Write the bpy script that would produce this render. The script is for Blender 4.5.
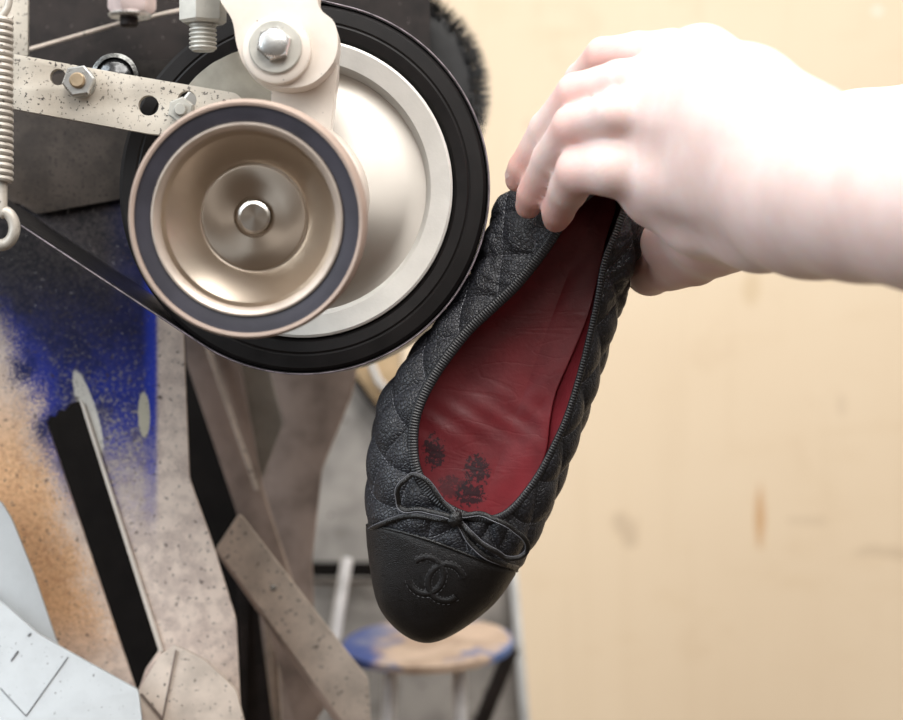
import bpy, bmesh, math, random
import numpy as np
from mathutils import Vector, Matrix, Euler
from mathutils.bvhtree import BVHTree
random.seed(7); np.random.seed(7)
PI = math.pi
C = bpy.context.scene.collection
for o in list(bpy.data.objects): bpy.data.objects.remove(o)

# ------------------------------------------------------------------ camera, world, lights, exposure
FPX, CZ = 2000.0, 1.20          # focal length in pixels, camera height
cam_d = bpy.data.cameras.new('camera'); cam = bpy.data.objects.new('camera', cam_d); C.objects.link(cam)
cam.location = (0, 0, CZ); cam.rotation_euler = (PI/2, 0, 0)
cam_d.sensor_width = 36; cam_d.sensor_fit = 'HORIZONTAL'; cam_d.lens = 36*FPX/903.0
cam_d.clip_start = .02; cam_d.clip_end = 50
cam_d.dof.use_dof = True; cam_d.dof.focus_distance = 0.992; cam_d.dof.aperture_fstop = 5.8
bpy.context.scene.camera = cam

w = bpy.data.worlds.new('world'); bpy.context.scene.world = w; w.use_nodes = True
wt = w.node_tree; tc = wt.nodes.new('ShaderNodeTexCoord'); sx = wt.nodes.new('ShaderNodeSeparateXYZ'); rp = wt.nodes.new('ShaderNodeValToRGB')
mr = wt.nodes.new('ShaderNodeMapRange'); mr.inputs[1].default_value = -1; mr.inputs[2].default_value = 1
wt.links.new(tc.outputs['Generated'], sx.inputs[0]); wt.links.new(sx.outputs[2], mr.inputs[0]); wt.links.new(mr.outputs[0], rp.inputs[0])
e_ = rp.color_ramp.elements      # workshop around the camera: dim brown floor, dim walls, bright ceiling
e_[0].position = 0.0; e_[0].color = (.10, .075, .055, 1); e_[1].position = 1.0; e_[1].color = (.95, .95, .93, 1)
for p_, c_ in ((.42, (.10, .08, .065, 1)), (.53, (.17, .15, .13, 1)), (.68, (.55, .52, .50, 1))):
    q_ = e_.new(p_); q_.color = c_
wt.links.new(rp.outputs[0], wt.nodes['Background'].inputs[0])
wt.nodes['Background'].inputs[1].default_value = 1.0

def area(name, loc, target, size, size_y, power, col):
    l = bpy.data.lights.new(name, 'AREA'); l.shape = 'RECTANGLE'; l.size = size; l.size_y = size_y
    l.energy = power; l.color = col
    o = bpy.data.objects.new(name, l); C.objects.link(o); o.location = loc
    o.rotation_euler = (Vector(target)-Vector(loc)).to_track_quat('-Z', 'Y').to_euler()
    return o
area('ceiling_strip_light', (.35, -.45, 2.5), (.05, 1.1, 1.2), 1.5, 1.0, 21, (1, .98, .95))
area('bowl_highlight_fill', (.05, .42, 2.6), (-.02, 1.05, 1.2), 1.3, .35, 12, (1, .98, .95))  # added overhead light, gives the cup bowl its highlight
area('window_light', (-1.35, .15, 1.85), (0, 1.03, 1.15), 1.0, 1.3, 20, (.80, .91, 1))
area('back_wall_fill', (1.0, .9, 2.75), (.45, 2.0, 1.0), 1.4, .5, 4.5, (1, .95, .86))  # unseen area light aimed at the back wall to brighten it
vs = bpy.context.scene.view_settings
vs.view_transform = 'Standard'; vs.look = 'None'; vs.gamma = 1; vs.exposure = 0.45
vs.use_curve_mapping = False

# ------------------------------------------------------------------ helpers
def P(px, py, d):
    return Vector(((px-451.5)*d/FPX, d, CZ-(py-360)*d/FPX))
def Pn(px, py, d):
    px, py, d = np.broadcast_arrays(np.asarray(px, float), np.asarray(py, float), np.asarray(d, float))
    return np.stack([(px-451.5)*d/FPX, d, CZ-(py-360)*d/FPX], -1)
def tag(o, label=None, cat=None, group=None, kind=None):
    if label: o['label'] = label
    if cat: o['category'] = cat
    if group: o['group'] = group
    if kind: o['kind'] = kind
    return o
def thing(name, label, cat, loc, group=None):
    o = bpy.data.objects.new(name, None); C.objects.link(o); o.location = loc; o.empty_display_size = .02
    return tag(o, label, cat, group)
def wloc(o):
    v = Vector((0, 0, 0))
    while o: v = v+o.location; o = o.parent
    return v
def obj(name, me, m, parent=None, smooth=40):
    """me: mesh or bmesh in world coordinates; becomes one object (child of parent, or with its origin at its base)"""
    if isinstance(me, bmesh.types.BMesh):
        b = me; me = bpy.data.meshes.new(name); b.to_mesh(me); b.free()
    me.name = name
    if parent: off = wloc(parent)
    else:
        cs = np.empty(len(me.vertices)*3); me.vertices.foreach_get('co', cs); cs = cs.reshape(-1, 3)
        off = Vector(((cs[:, 0].min()+cs[:, 0].max())/2, (cs[:, 1].min()+cs[:, 1].max())/2, cs[:, 2].min()))
    me.transform(Matrix.Translation(-off))
    me.materials.clear(); me.materials.append(m)
    me.shade_smooth()
    if smooth < 180: me.set_sharp_from_angle(angle=math.radians(smooth))
    o = bpy.data.objects.new(name, me); C.objects.link(o)
    if parent: o.parent = parent
    else: o.location = off
    return o
def from_np(V, F):
    me = bpy.data.meshes.new('m'); me.from_pydata([tuple(v) for v in V], [], [tuple(int(i) for i in f) for f in F])
    me.validate(); return me
def join_bm(*parts):
    b = bmesh.new()
    for p in parts:
        if isinstance(p, bmesh.types.BMesh):
            t = bpy.data.meshes.new('t'); p.to_mesh(t); p.free(); p = t
        b.from_mesh(p); bpy.data.meshes.remove(p)
    return b
def lathe(prof, c, segs=96, rot=None, ang=0):
    """prof [(radius, depth offset)] about the Y axis through world point c"""
    b = bmesh.new(); rings = []
    M = Matrix.Translation(Vector(c)) @ (rot.to_matrix().to_4x4() if rot else Matrix())
    for r, y in prof:
        if r < 1e-6: rings.append([b.verts.new(M @ Vector((0, y, 0)))])
        else: rings.append([b.verts.new(M @ Vector((r*math.cos(ang+2*PI*i/segs), y, r*math.sin(ang+2*PI*i/segs)))) for i in range(segs)])
    for A, B in zip(rings, rings[1:]):
        for i in range(segs):
            j = (i+1) % segs
            if len(A) == 1 and len(B) == 1: continue
            if len(A) == 1: b.faces.new((A[0], B[i], B[j]))
            elif len(B) == 1: b.faces.new((A[i], B[0], A[j]))
            else: b.faces.new((A[i], B[i], B[j], A[j]))
    bmesh.ops.recalc_face_normals(b, faces=b.faces)
    return b
def hexa(c, r, y0, y1, segs=6, ang=0, rot=None, bev=.0008):
    return lathe([(0, y0), (r-bev, y0), (r, y0+bev), (r, y1-bev), (r-bev, y1), (0, y1)], c, segs, rot, ang)
def plate(loops, d, th, bevel=.0004, res=2):
    """sheet with outline (and holes) traced at depth d (number or function of px,py), real thickness th going back"""
    cu = bpy.data.curves.new('c', 'CURVE'); cu.dimensions = '2D'; cu.fill_mode = 'BOTH'
    S = .01
    cu.extrude = 1.0; cu.bevel_depth = 0
    for lp in loops:
        s = cu.splines.new('POLY'); s.points.add(len(lp)-1); s.use_cyclic_u = True
        for p, q in zip(s.points, lp): p.co = (q[0]*S, -q[1]*S, 0, 1)
    o = bpy.data.objects.new('c', cu); C.objects.link(o)
    dg = bpy.context.evaluated_depsgraph_get()
    me = bpy.data.meshes.new_from_object(o.evaluated_get(dg)); bpy.data.objects.remove(o); bpy.data.curves.remove(cu)
    b = bmesh.new(); b.from_mesh(me); bpy.data.meshes.remove(me)
    bmesh.ops.remove_doubles(b, verts=b.verts, dist=1e-5)
    for v in b.verts:
        px, py, t = v.co.x/S, -v.co.y/S, v.co.z
        dd = d(px, py) if callable(d) else d
        q = P(px, py, dd); q.y += th if t < 0 else 0
        v.co = q
    bmesh.ops.dissolve_limit(b, angle_limit=.01, verts=b.verts, edges=b.edges)
    bmesh.ops.recalc_face_normals(b, faces=b.faces)
    if bevel:
        es = [e for e in b.edges if len(e.link_faces) == 2 and e.calc_face_angle(0) > .6]
        bmesh.ops.bevel(b, geom=es, offset=bevel, segments=res, profile=.6, affect='EDGES', clamp_overlap=True)
    return b
def circ(cx, cy, r, n=28, a0=0, a1=2*PI):
    return [(cx+r*math.cos(a0+(a1-a0)*i/n), cy+r*math.sin(a0+(a1-a0)*i/n)) for i in range(n)]
def roundpoly(pts, rad, n=5):
    out = []
    N = len(pts)
    for i in range(N):
        p0, p, p1 = Vector(pts[i-1]), Vector(pts[i]), Vector(pts[(i+1) % N])
        a = (p0-p); c = (p1-p); r = min(rad, a.length*.45, c.length*.45)
        a = p+a.normalized()*r; c = p+c.normalized()*r
        for k in range(n+1):
            t = k/n; out.append(tuple(a*(1-t)**2+p*2*t*(1-t)+c*t*t))
    return out
def catmull(pts, n, closed=False):
    pts = [np.array(p, float) for p in pts]; N = len(pts); out = []
    rng = N if closed else N-1
    for i in range(rng):
        if closed: p0, p1, p2, p3 = pts[i-1], pts[i], pts[(i+1) % N], pts[(i+2) % N]
        else: p0, p1, p2, p3 = pts[max(i-1, 0)], pts[i], pts[i+1], pts[min(i+2, N-1)]
        for k in range(n):
            t = k/n
            out.append(.5*((2*p1)+(-p0+p2)*t+(2*p0-5*p1+4*p2-p3)*t*t+(-p0+3*p1-3*p2+p3)*t**3))
    if not closed: out.append(pts[-1])
    return np.array(out)
def tube(path, r, segs=10, closed=False, flat=1.0, up=None, caps=True):
    """path Nx3; r number or list; flat scales the radius along the 'up' direction"""
    path = np.asarray(path, float); N = len(path)
    b = bmesh.new(); rings = []
    T = np.gradient(path, axis=0) if not closed else (np.roll(path, -1, 0)-np.roll(path, 1, 0))
    T /= np.linalg.norm(T, axis=1)[:, None]+1e-12
    u = np.array(up if up is not None else (0, -1, 0), float)
    for i in range(N):
        uu = up[i] if (up is not None and np.ndim(up) == 2) else u
        s = np.cross(T[i], uu); l = np.linalg.norm(s)
        if l < 1e-4: s = np.cross(T[i], (0.3, .1, 1)); l = np.linalg.norm(s)
        s /= l; n = np.cross(s, T[i])
        ri = r[i] if np.ndim(r) else r
        rings.append([b.verts.new(path[i]+s*ri*math.cos(a)+n*ri*flat*math.sin(a)) for a in [2*PI*k/segs for k in range(segs)]])
    for i in range(N if closed else N-1):
        A, B = rings[i], rings[(i+1) % N]
        for k in range(segs): b.faces.new((A[k], A[(k+1) % segs], B[(k+1) % segs], B[k]))
    if not closed and caps:
        b.faces.new(rings[0]); b.faces.new(rings[-1][::-1])
    bmesh.ops.recalc_face_normals(b, faces=b.faces)
    return b
def box(c, s, rot=None, bev=.001):
    b = bmesh.new(); bmesh.ops.create_cube(b, size=1)
    bmesh.ops.scale(b, vec=s, verts=b.verts)
    if bev: bmesh.ops.bevel(b, geom=list(b.edges), offset=bev, segments=2, affect='EDGES')
    M = Matrix.Translation(Vector(c)) @ (rot.to_matrix().to_4x4() if rot else Matrix())
    bmesh.ops.transform(b, matrix=M, verts=b.verts)
    return b

# ------------------------------------------------------------------ materials
class NT:
    def __init__(s, name):
        s.m = bpy.data.materials.new(name); s.m.use_nodes = True; s.t = s.m.node_tree
        s.b = s.t.nodes['Principled BSDF']; g = s.t.nodes.new('ShaderNodeNewGeometry'); s.pos = g.outputs['Position']
    def n(s, k, **kw):
        x = s.t.nodes.new(k)
        for a, v in kw.items(): setattr(x, a, v)
        return x
    def put(s, sock, v):
        if isinstance(v, bpy.types.NodeSocket): s.t.links.new(v, sock)
        elif isinstance(v, tuple) and len(v) == 3 and sock.type == 'RGBA': sock.default_value = (*v, 1)
        else: sock.default_value = v
    def math(s, op, a, b=0, c=0, clamp=False):
        x = s.n('ShaderNodeMath', operation=op, use_clamp=clamp)
        s.put(x.inputs[0], a); s.put(x.inputs[1], b); s.put(x.inputs[2], c); return x.outputs[0]
    def sm(s, v, a, b):      # smoothstep; falls when a > b
        x = s.n('ShaderNodeMapRange', interpolation_type='SMOOTHSTEP')
        s.put(x.inputs[0], v)
        if a <= b: x.inputs[1].default_value, x.inputs[2].default_value = a, b; x.inputs[3].default_value, x.inputs[4].default_value = 0, 1
        else: x.inputs[1].default_value, x.inputs[2].default_value = b, a; x.inputs[3].default_value, x.inputs[4].default_value = 1, 0
        return x.outputs[0]
    def mix(s, f, a, b):
        x = s.n('ShaderNodeMix', data_type='RGBA'); s.put(x.inputs[0], f); s.put(x.inputs[6], a); s.put(x.inputs[7], b); return x.outputs[2]
    def noise(s, scale, detail=4, rough=.55, vec=None, dist=0):
        x = s.n('ShaderNodeTexNoise'); x.inputs['Scale'].default_value = scale; x.inputs['Detail'].default_value = detail
        x.inputs['Roughness'].default_value = rough; x.inputs['Distortion'].default_value = dist
        s.t.links.new(vec or s.pos, x.inputs['Vector']); return x.outputs['Fac']
    def voro(s, scale, feature='F1', vec=None):
        x = s.n('ShaderNodeTexVoronoi', feature=feature); x.inputs['Scale'].default_value = scale
        s.t.links.new(vec or s.pos, x.inputs['Vector']); return x.outputs['Distance']
    def scaled(s, v):
        x = s.n('ShaderNodeVectorMath', operation='MULTIPLY'); s.t.links.new(s.pos, x.inputs[0]); x.inputs[1].default_value = v; return x.outputs[0]
    def pix(s, d):          # surface coordinates in the sheet's own plane
        x = s.n('ShaderNodeSeparateXYZ'); s.t.links.new(s.pos, x.inputs[0])
        px = s.math('MULTIPLY_ADD', x.outputs[0], FPX/d, 451.5)
        py = s.math('MULTIPLY_ADD', x.outputs[2], -FPX/d, 360+CZ*FPX/d)
        return px, py
    def bump(s, h, strength=.5, dist=.001, prev=None):
        x = s.n('ShaderNodeBump'); x.inputs['Strength'].default_value = strength; x.inputs['Distance'].default_value = dist
        s.put(x.inputs['Height'], h)
        if prev: s.t.links.new(prev, x.inputs['Normal'])
        return x.outputs['Normal']
    def out(s, col, rough=.5, metal=0, normal=None, **kw):
        s.put(s.b.inputs['Base Color'], col); s.put(s.b.inputs['Roughness'], rough); s.put(s.b.inputs['Metallic'], metal)
        if normal: s.t.links.new(normal, s.b.inputs['Normal'])
        for k, v in kw.items(): s.put(s.b.inputs[k.replace('_', ' ')], v)
        return s.m
def simple(name, col, rough=.5, metal=0, var=.12, scale=60, speck=0, speckcol=(.05, .04, .035), bump=.15, bscale=600, spscale=420, **kw):
    t = NT(name)
    n = t.noise(scale, 5)
    c2 = tuple(x*(1-var*2.2) for x in col)
    c = t.mix(t.sm(n, .35, .7), col, c2)
    if speck:
        s = t.sm(t.noise(spscale, 2, .5), .74-speck*.16, .78-speck*.14)
        patch = t.sm(t.noise(scale*.7, 3), .3, .6)
        c = t.mix(t.math('MULTIPLY', s, t.math('MULTIPLY_ADD', patch, .7, .3)), c, speckcol)
    r = t.math('MULTIPLY_ADD', t.noise(scale*2.5), .25, rough-.12)
    nm = t.bump(t.noise(bscale, 4), bump, .0006) if bump else None
    return t.out(c, r, metal, nm, **kw)
def brushed(name, col, rough=.3, aniso=.85, rot=0.0):
    t = NT(name)
    tg = t.n('ShaderNodeTangent', direction_type='RADIAL', axis='Y')
    t.t.links.new(tg.outputs[0], t.b.inputs['Tangent'])
    n = t.noise(30, 3)
    c = t.mix(n, tuple(x*.85 for x in col), col)
    return t.out(c, t.math('MULTIPLY_ADD', n, .12, rough-.06), 1, None, Anisotropic=aniso, Anisotropic_Rotation=rot)

def m_wall():
    t = NT('cream_board'); px, py = t.pix(1.95)
    n1 = t.noise(2.2, 5, .6); n2 = t.noise(14, 4, .6); n3 = t.noise(8, 5, .7, t.scaled((1, 1, 3.5)))
    c = t.mix(t.sm(n1, .3, .72), (.76, .62, .45), (.72, .57, .40))
    c = t.mix(t.math('MULTIPLY', t.sm(n3, .52, .78), .22), c, (.56, .39, .21))
    c = t.mix(t.math('MULTIPLY', t.sm(n2, .60, .72), .12), c, (.5, .33, .18))
    grain = t.noise(55, 3, .5, t.scaled((1, 1, .06)))
    c = t.mix(t.math('MULTIPLY', t.sm(grain, .5, .7), .07), c, (.5, .35, .2))
    def spot(cx, cy, rx, ry, amt, col, c, w=.6):
        u = t.math('DIVIDE', t.math('SUBTRACT', px, cx), rx); v = t.math('DIVIDE', t.math('SUBTRACT', py, cy), ry)
        u = t.math('ADD', u, t.math('MULTIPLY', t.math('SUBTRACT', t.noise(25), .5), w*3))
        v = t.math('ADD', v, t.math('MULTIPLY', t.math('SUBTRACT', t.noise(31), .5), w*2))
        r = t.math('ADD', t.math('MULTIPLY', u, u), t.math('MULTIPLY', v, v))
        return t.mix(t.math('MULTIPLY', t.sm(r, 1.5, .3), amt), c, col)
    c = spot(760, 518, 5, 34, .75, (.52, .27, .10), c, .5)
    c = spot(627, 527, 14, 16, .35, (.36, .25, .16), c, 1.3)
    c = spot(890, 553, 30, 7, .35, (.42, .3, .19), c, 1.3)
    c = spot(815, 520, 22, 5, .25, (.42, .3, .19), c, 1.3)
    c = spot(752, 288, 9, 20, .35, (.5, .34, .16), c, .6)
    c = spot(843, 405, 5, 12, .25, (.42, .3, .2), c, .6)
    c = spot(530, 125, 8, 6, .3, (.6, .33, .25), c, .6)
    c = spot(877, 11, 5, 4, .6, (.9, .85, .8), c, .3)
    return t.out(c, .55, 0, t.bump(n2, .1, .002))
def m_panel():
    t = NT('dusty_blue_painted_sheet'); px, py = t.pix(1.13)
    fine = t.noise(800, 3, .7); mid = t.noise(480, 5, .75); big = t.noise(45, 4, .6)
    j = t.math('MULTIPLY', t.math('SUBTRACT', big, .5), 60)
    jf = t.math('MULTIPLY', t.math('SUBTRACT', fine, .5), 110)
    jj = t.math('ADD', j, jf)
    # distance to the right of a slanted line that runs down the sheet
    L = t.math('SUBTRACT', px, t.math('MULTIPLY_ADD', py, .375, -115))     # 0 at (0,307) .. (80,520)
    L = t.math('ADD', L, jj)
    cream = t.mix(t.sm(t.noise(120, 4), .35, .65), (.74, .61, .52), (.56, .45, .39))
    saw = t.mix(t.sm(mid, .35, .65), (.80, .50, .28), (.58, .32, .17))
    c = t.mix(t.math('MULTIPLY', t.sm(L, 5, -35), t.sm(py, 330, 470)), cream, saw)
    c = t.mix(t.math('MULTIPLY', t.sm(py, 690, 600), 1), cream, c)
    blue = t.mix(t.sm(big, .4, .65), (.022, .034, .27), (.012, .017, .10))
    dark = t.mix(t.sm(mid, .35, .7), (.008, .008, .016), (.03, .026, .032))
    # blue paint band on the left of the slot
    bm_ = t.math('MULTIPLY', t.math('MULTIPLY', t.sm(L, -18, 6), t.sm(L, 52, 20)), t.sm(t.math('ADD', py, jj), 560, 440))
    c = t.mix(bm_, c, blue)
    # central field: worn dark blue
    cen = t.math('MULTIPLY', t.math('MULTIPLY', t.sm(L, 8, 30), t.sm(t.math('ADD', px, t.math('MULTIPLY', jf, .15)), 159, 153)), t.sm(t.math('ADD', py, jj), 560, 400))
    c = t.mix(cen, c, t.mix(t.sm(t.math('ADD', py, jj), 280, 430), t.mix(.25, dark, blue), t.mix(t.sm(t.math('MULTIPLY_ADD', py, .0007, mid), .80, .90), blue, (.28, .25, .25))))
    # colour darkens in a noise-edged field towards the upper left
    dk = t.math('MULTIPLY', t.sm(t.math('ADD', py, jj), 370, 250), t.sm(t.math('ADD', px, j), 140, 100))
    c = t.mix(dk, c, t.mix(t.sm(mid, .4, .7), (.014, .012, .014), (.06, .05, .048)))
    # bright blue line along the fold
    ln = t.math('MULTIPLY', t.math('MULTIPLY', t.sm(px, 140, 152), t.sm(px, 160, 154)), t.sm(t.math('ADD', py, jj), 560, 380))
    c = t.mix(t.math('MULTIPLY', ln, .85), c, (.02, .045, .44))
    # bare bright scratches near the slot
    def blob(cx, cy, rx, ry, k, c, col):
        u = t.math('DIVIDE', t.math('SUBTRACT', t.math('ADD', px, t.math('MULTIPLY', jf, .05)), t.math('MULTIPLY_ADD', py, k, cx-k*cy)), rx)
        v = t.math('DIVIDE', t.math('SUBTRACT', py, cy), ry)
        r = t.math('ADD', t.math('MULTIPLY', u, u), t.math('MULTIPLY', v, v))
        return t.mix(t.sm(r, 1.1, .85), c, col)
    c = blob(88, 412, 9, 42, .3, c, (.62, .58, .52))
    c = blob(144, 415, 6, 23, .02, c, (.50, .46, .36))
    sp = t.sm(t.noise(1000, 4, .8), .55, .62)
    c = t.mix(t.math('MULTIPLY', t.math('MULTIPLY', sp, t.sm(t.noise(60, 3), .35, .6)), .75), c, (.07, .05, .055))
    dust = t.sm(t.noise(520, 4, .6), .66, .72)
    c = t.mix(t.math('MULTIPLY', dust, .55), c, (.42, .38, .38))
    sp2 = t.sm(t.noise(300, 2), .64, .67)
    c = t.mix(t.math('MULTIPLY', sp2, .8), c, (.06, .045, .045))
    return t.out(c, .75, 0, t.bump(fine, .35, .0006), Specular_IOR_Level=.25)
def m_leather(name, scale, strength, col=(.012, .012, .014), rough=.36, spec=.5):
    t = NT(name)
    v = t.voro(scale, 'DISTANCE_TO_EDGE'); n = t.noise(scale*.25, 4)
    h = t.math('ADD', t.sm(v, 0, .22), t.math('MULTIPLY', n, .35))
    nm = t.bump(h, strength, .0007)
    c = t.mix(t.sm(t.noise(90, 4), .3, .7), col, tuple(x*1.7 for x in col))
    c = t.mix(t.sm(v, .02, .16), tuple(x*.3 for x in col), c)
    r = t.math('MULTIPLY_ADD', t.noise(150, 4), .28, rough-.12)
    return t.out(c, r, 0, nm, Specular_IOR_Level=spec)
def m_red():
    t = NT('worn_red_leather'); px, py = t.pix(1.02)
    n = t.noise(35, 5, .6)
    c = t.mix(t.sm(n, .3, .7), (.27, .032, .042), (.17, .018, .025))
    # black wear patches under the ball of the foot
    def patch(cx, cy, rx, ry, c, amt=.9):
        u = t.math('DIVIDE', t.math('SUBTRACT', px, cx), rx); v = t.math('DIVIDE', t.math('SUBTRACT', py, cy), ry)
        r = t.math('ADD', t.math('MULTIPLY', u, u), t.math('MULTIPLY', v, v))
        k = t.math('MULTIPLY_ADD', t.sm(r, 1.3, 0), .30, t.noise(480, 5, .7))
        return t.mix(t.math('MULTIPLY', t.sm(k, .70, .74), amt), c, (.022, .014, .02))
    c = patch(434, 452, 15, 22, c); c = patch(477, 470, 17, 22, c); c = patch(470, 495, 20, 16, c); c = patch(452, 488, 20, 16, c, .6)
    wv = t.noise(38, 3, .5, t.scaled((.6, 1, 1.5)), 1.0)
    nm = t.bump(t.sm(t.math('ABSOLUTE', t.math('SUBTRACT', wv, .5)), 0, .04), .08, .0007)
    nm = t.bump(t.noise(500, 4), .18, .0005, nm)
    return t.out(c, t.math('MULTIPLY_ADD', n, .3, .22), 0, nm, Specular_IOR_Level=.5)
def m_skin():
    t = NT('pale_skin')
    a = t.n('ShaderNodeAttribute'); a.attribute_name = 'flush'
    n = t.noise(70, 4)
    c = t.mix(t.sm(n, .3, .7), (.73, .57, .53), (.70, .52, .475))
    c = t.mix(a.outputs['Fac'], c, (.66, .33, .28))
    h = t.math('ADD', t.noise(420, 5, .6), t.math('MULTIPLY', t.sm(t.voro(700, 'DISTANCE_TO_EDGE'), 0, .2), .35))
    return t.out(c, .48, 0, t.bump(h, .22, .0005), Subsurface_Weight=.4, Subsurface_Scale=.008, Subsurface_Radius=(1, .35, .2))
def m_wood():
    t = NT('painted_wood'); px, py = t.pix(1.42)
    n = t.noise(18, 4, .6, t.scaled((1, 1, 3))); n2 = t.noise(35, 4, .6)
    c = t.mix(t.sm(n2, .35, .65), (.60, .45, .34), (.42, .30, .22))
    c = t.mix(t.math('MULTIPLY', t.sm(n, .50, .60), .8), c, (.10, .16, .34))
    pj = t.math('MULTIPLY_ADD', t.math('SUBTRACT', n, .5), 130, px)
    c = t.mix(t.sm(pj, 392, 366), c, (.045, .085, .30)); c = t.mix(t.sm(pj, 484, 502), c, (.10, .17, .38))
    return t.out(c, .6)
M = dict(
    wall=m_wall(), panel=m_panel(), red=m_red(), skin=m_skin(), wood=m_wood(),
    grain=m_leather('pebbled_black_leather', 540, .5, (.015, .0155, .020), .43), cap=m_leather('smooth_black_leather', 1150, .35, (.0075, .0062, .006), .42, .35),
    cord=m_leather('black_leather_cord', 1400, .3, (.007, .0065, .0065), .27),
    rib=simple('black_grosgrain', (.009, .009, .011), .42, bump=.2),
    thread=simple('charcoal_thread', (.17, .17, .19), .5, bump=0),
    outsole=simple('black_rubber_sole', (.02, .02, .02), .6),
    tyre=simple('black_rubber_tyre', (.008, .0065, .0065), .5, var=.2, bump=.05, Specular_IOR_Level=.25),
    belt=simple('dark_belt', (.012, .011, .012), .38, bump=.1),
    beltedge=simple('pale_frayed_belt_edge', (.22, .18, .20), .5, var=.3, scale=200),
    alu=brushed('turned_aluminium', (.62, .575, .52), .36, .85), alubright=simple('cast_aluminium_rim', (.66, .64, .60), .5, .2, var=.04),
    bowl=brushed('turned_steel_bowl', (.62, .53, .44), .30, .85),
    hub=brushed('turned_hub', (.82, .77, .70), .25, .7),
    ringgrey=simple('slate_grey_rubber', (.034, .031, .042), .55, bump=.1), ringtan=simple('tan_abrasive_edge', (.40, .30, .245), .6, var=.05),
    lip=simple('satin_metal_lip', (.58, .49, .42), .4, .6, var=.05),
    cream=simple('cream_enamel', (.72, .64, .56), .34, var=.05, speck=.15, bump=.08, bscale=90),
    bar=simple('speckled_cream_bar', (.55, .49, .41), .5, var=.1, speck=.82, spscale=700),
    steel=simple('zinc_steel', (.62, .62, .60), .28, .9, var=.12), brass=simple('dull_brass', (.55, .42, .28), .35, .8),
    dullsteel=simple('dull_cream_bolt', (.50, .48, .43), .42, .2, var=.12, speck=.3),
    dark=simple('dark_grimy_metal', (.022, .016, .014), .65, 0, var=.25, speck=.3, speckcol=(.12, .10, .09), Specular_IOR_Level=.25),
    darkplate=simple('speckled_brown_plate', (.075, .058, .047), .65, 0, var=.2, speck=.9, speckcol=(.02, .015, .013), spscale=600, Specular_IOR_Level=.3),
    black=simple('black_cavity', (.010, .008, .007), .9, Specular_IOR_Level=.15),
    spring=simple('dusty_spring_wire', (.50, .45, .39), .45, .2, var=.2, speck=.5),
    white=simple('bluish_white_sheet', (.52, .54, .55), .5, var=.04, speck=.3, spscale=600),
    line=simple('pencil_line', (.16, .16, .17), .7),
    beige=simple('dusty_beige_sheet', (.68, .57, .48), .55, var=.15, speck=.7, spscale=350, scale=40),
    mauve=simple('brown_grey_sheet', (.40, .31, .265), .45, .2, var=.25, scale=25),
    olive=simple('grey_sheet', (.36, .325, .28), .5, var=.15, scale=25),
    greyp=simple('mottled_grey_sheet', (.38, .35, .32), .5, var=.2, scale=30, speck=.4, spscale=90),
    rod=simple('light_grey_rod', (.68, .66, .66), .4, .1), edgewhite=simple('white_edge', (.75, .75, .74), .5),
    bristle=simple('black_bristles', (.008, .008, .009), .5, var=.4), nail=simple('finger_nail', (.78, .56, .52), .3, bump=0),
    amber=simple('tan_wood', (.60, .43, .25), .5),
)

# ------------------------------------------------------------------ setting
b = plate([[(-700, -500), (1500, -500), (1500, 1250), (-700, 1250)]], 1.95, .02, 0)
tag(obj('wall_back', b, M['wall']), kind='structure')

# ------------------------------------------------------------------ machine body behind the wheels
mach = thing('finishing_machine', 'dusty blue and cream metal body of the shoe finishing machine behind the wheels', 'machine', P(60, 740, 1.2))
slot = roundpoly([(46, 422), (51, 415), (55, 417), (59, 409), (64, 411), (69, 404), (80, 400), (159, 650), (146, 668), (137, 694)], 2, 2)
outl = roundpoly([(-60, 190), (120, 186), (181, 200), (183, 330), (189, 478), (213, 545), (236, 620), (242, 745), (-60, 745)], 6, 4)
obj('slotted_panel', plate([outl, slot], 1.13, .0035, .0006), M['panel'], mach)
rim = plate([roundpoly([(79, 399), (84, 404), (164, 652), (159, 652)], 2, 2)], 1.1285, .0045, .0003)
obj('slot_edge', rim, M['cream'], mach)
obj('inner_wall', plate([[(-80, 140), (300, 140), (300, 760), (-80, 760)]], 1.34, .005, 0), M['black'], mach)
obj('upper_plate', plate([roundpoly([(-60, 96), (130, 60), (250, 60), (240, 178), (120, 199), (37, 214), (19, 203), (-60, 198)], 4, 3)], 1.125, .003, .0008), M['darkplate'], mach)
obj('top_housing', plate([[(-60, -60), (430, -60), (430, 120), (-60, 200)]], 1.16, .004, 0), M['dark'], mach)
obj('top_ridge', tube([P(24, 51, 1.13), P(118, 24, 1.13), P(190, 8, 1.13), P(260, -20, 1.13)], .0012, 8), M['beige'], mach)
obj('cheek_plate', plate([[(-60, -60), (28, -60), (28, 56), (-60, 60)], ], 1.075, .004, .0008), M['bar'], mach)
obj('lower_white_panel', plate([roundpoly([(-60, 460), (2, 503), (12, 520), (34, 575), (56, 640), (75, 680), (-60, 700)], 4, 3)], 1.105, .003, .0006), M['white'], mach)
fl = obj('folded_flap', plate([roundpoly([(-60, 560), (4, 604), (38, 634), (66, 650), (138, 690), (145, 745), (-60, 745)], 3, 3)], lambda x, y: 1.092-.0001*(y-600), .003, .0006), M['white'], mach)
def fline(p, q, w=.0003):
    return tube([P(p[0], p[1], 1.0917-.0001*(p[1]-600)), P(q[0], q[1], 1.0917-.0001*(q[1]-600))], w, 6)
obj('scribed_lines', join_bm(fline((0, 688), (26, 716)), fline((26, 716), (68, 657)), fline((11, 661), (18, 651), .0005), fline((28, 636), (31, 633), .0005)), M['line'], fl)
fb = obj('foot_bracket', plate([roundpoly([(138, 692), (160, 655), (175, 645), (205, 660), (236, 690), (250, 745), (150, 745)], 4, 3)], 1.10, .004, .0008), M['beige'], mach)
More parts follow.
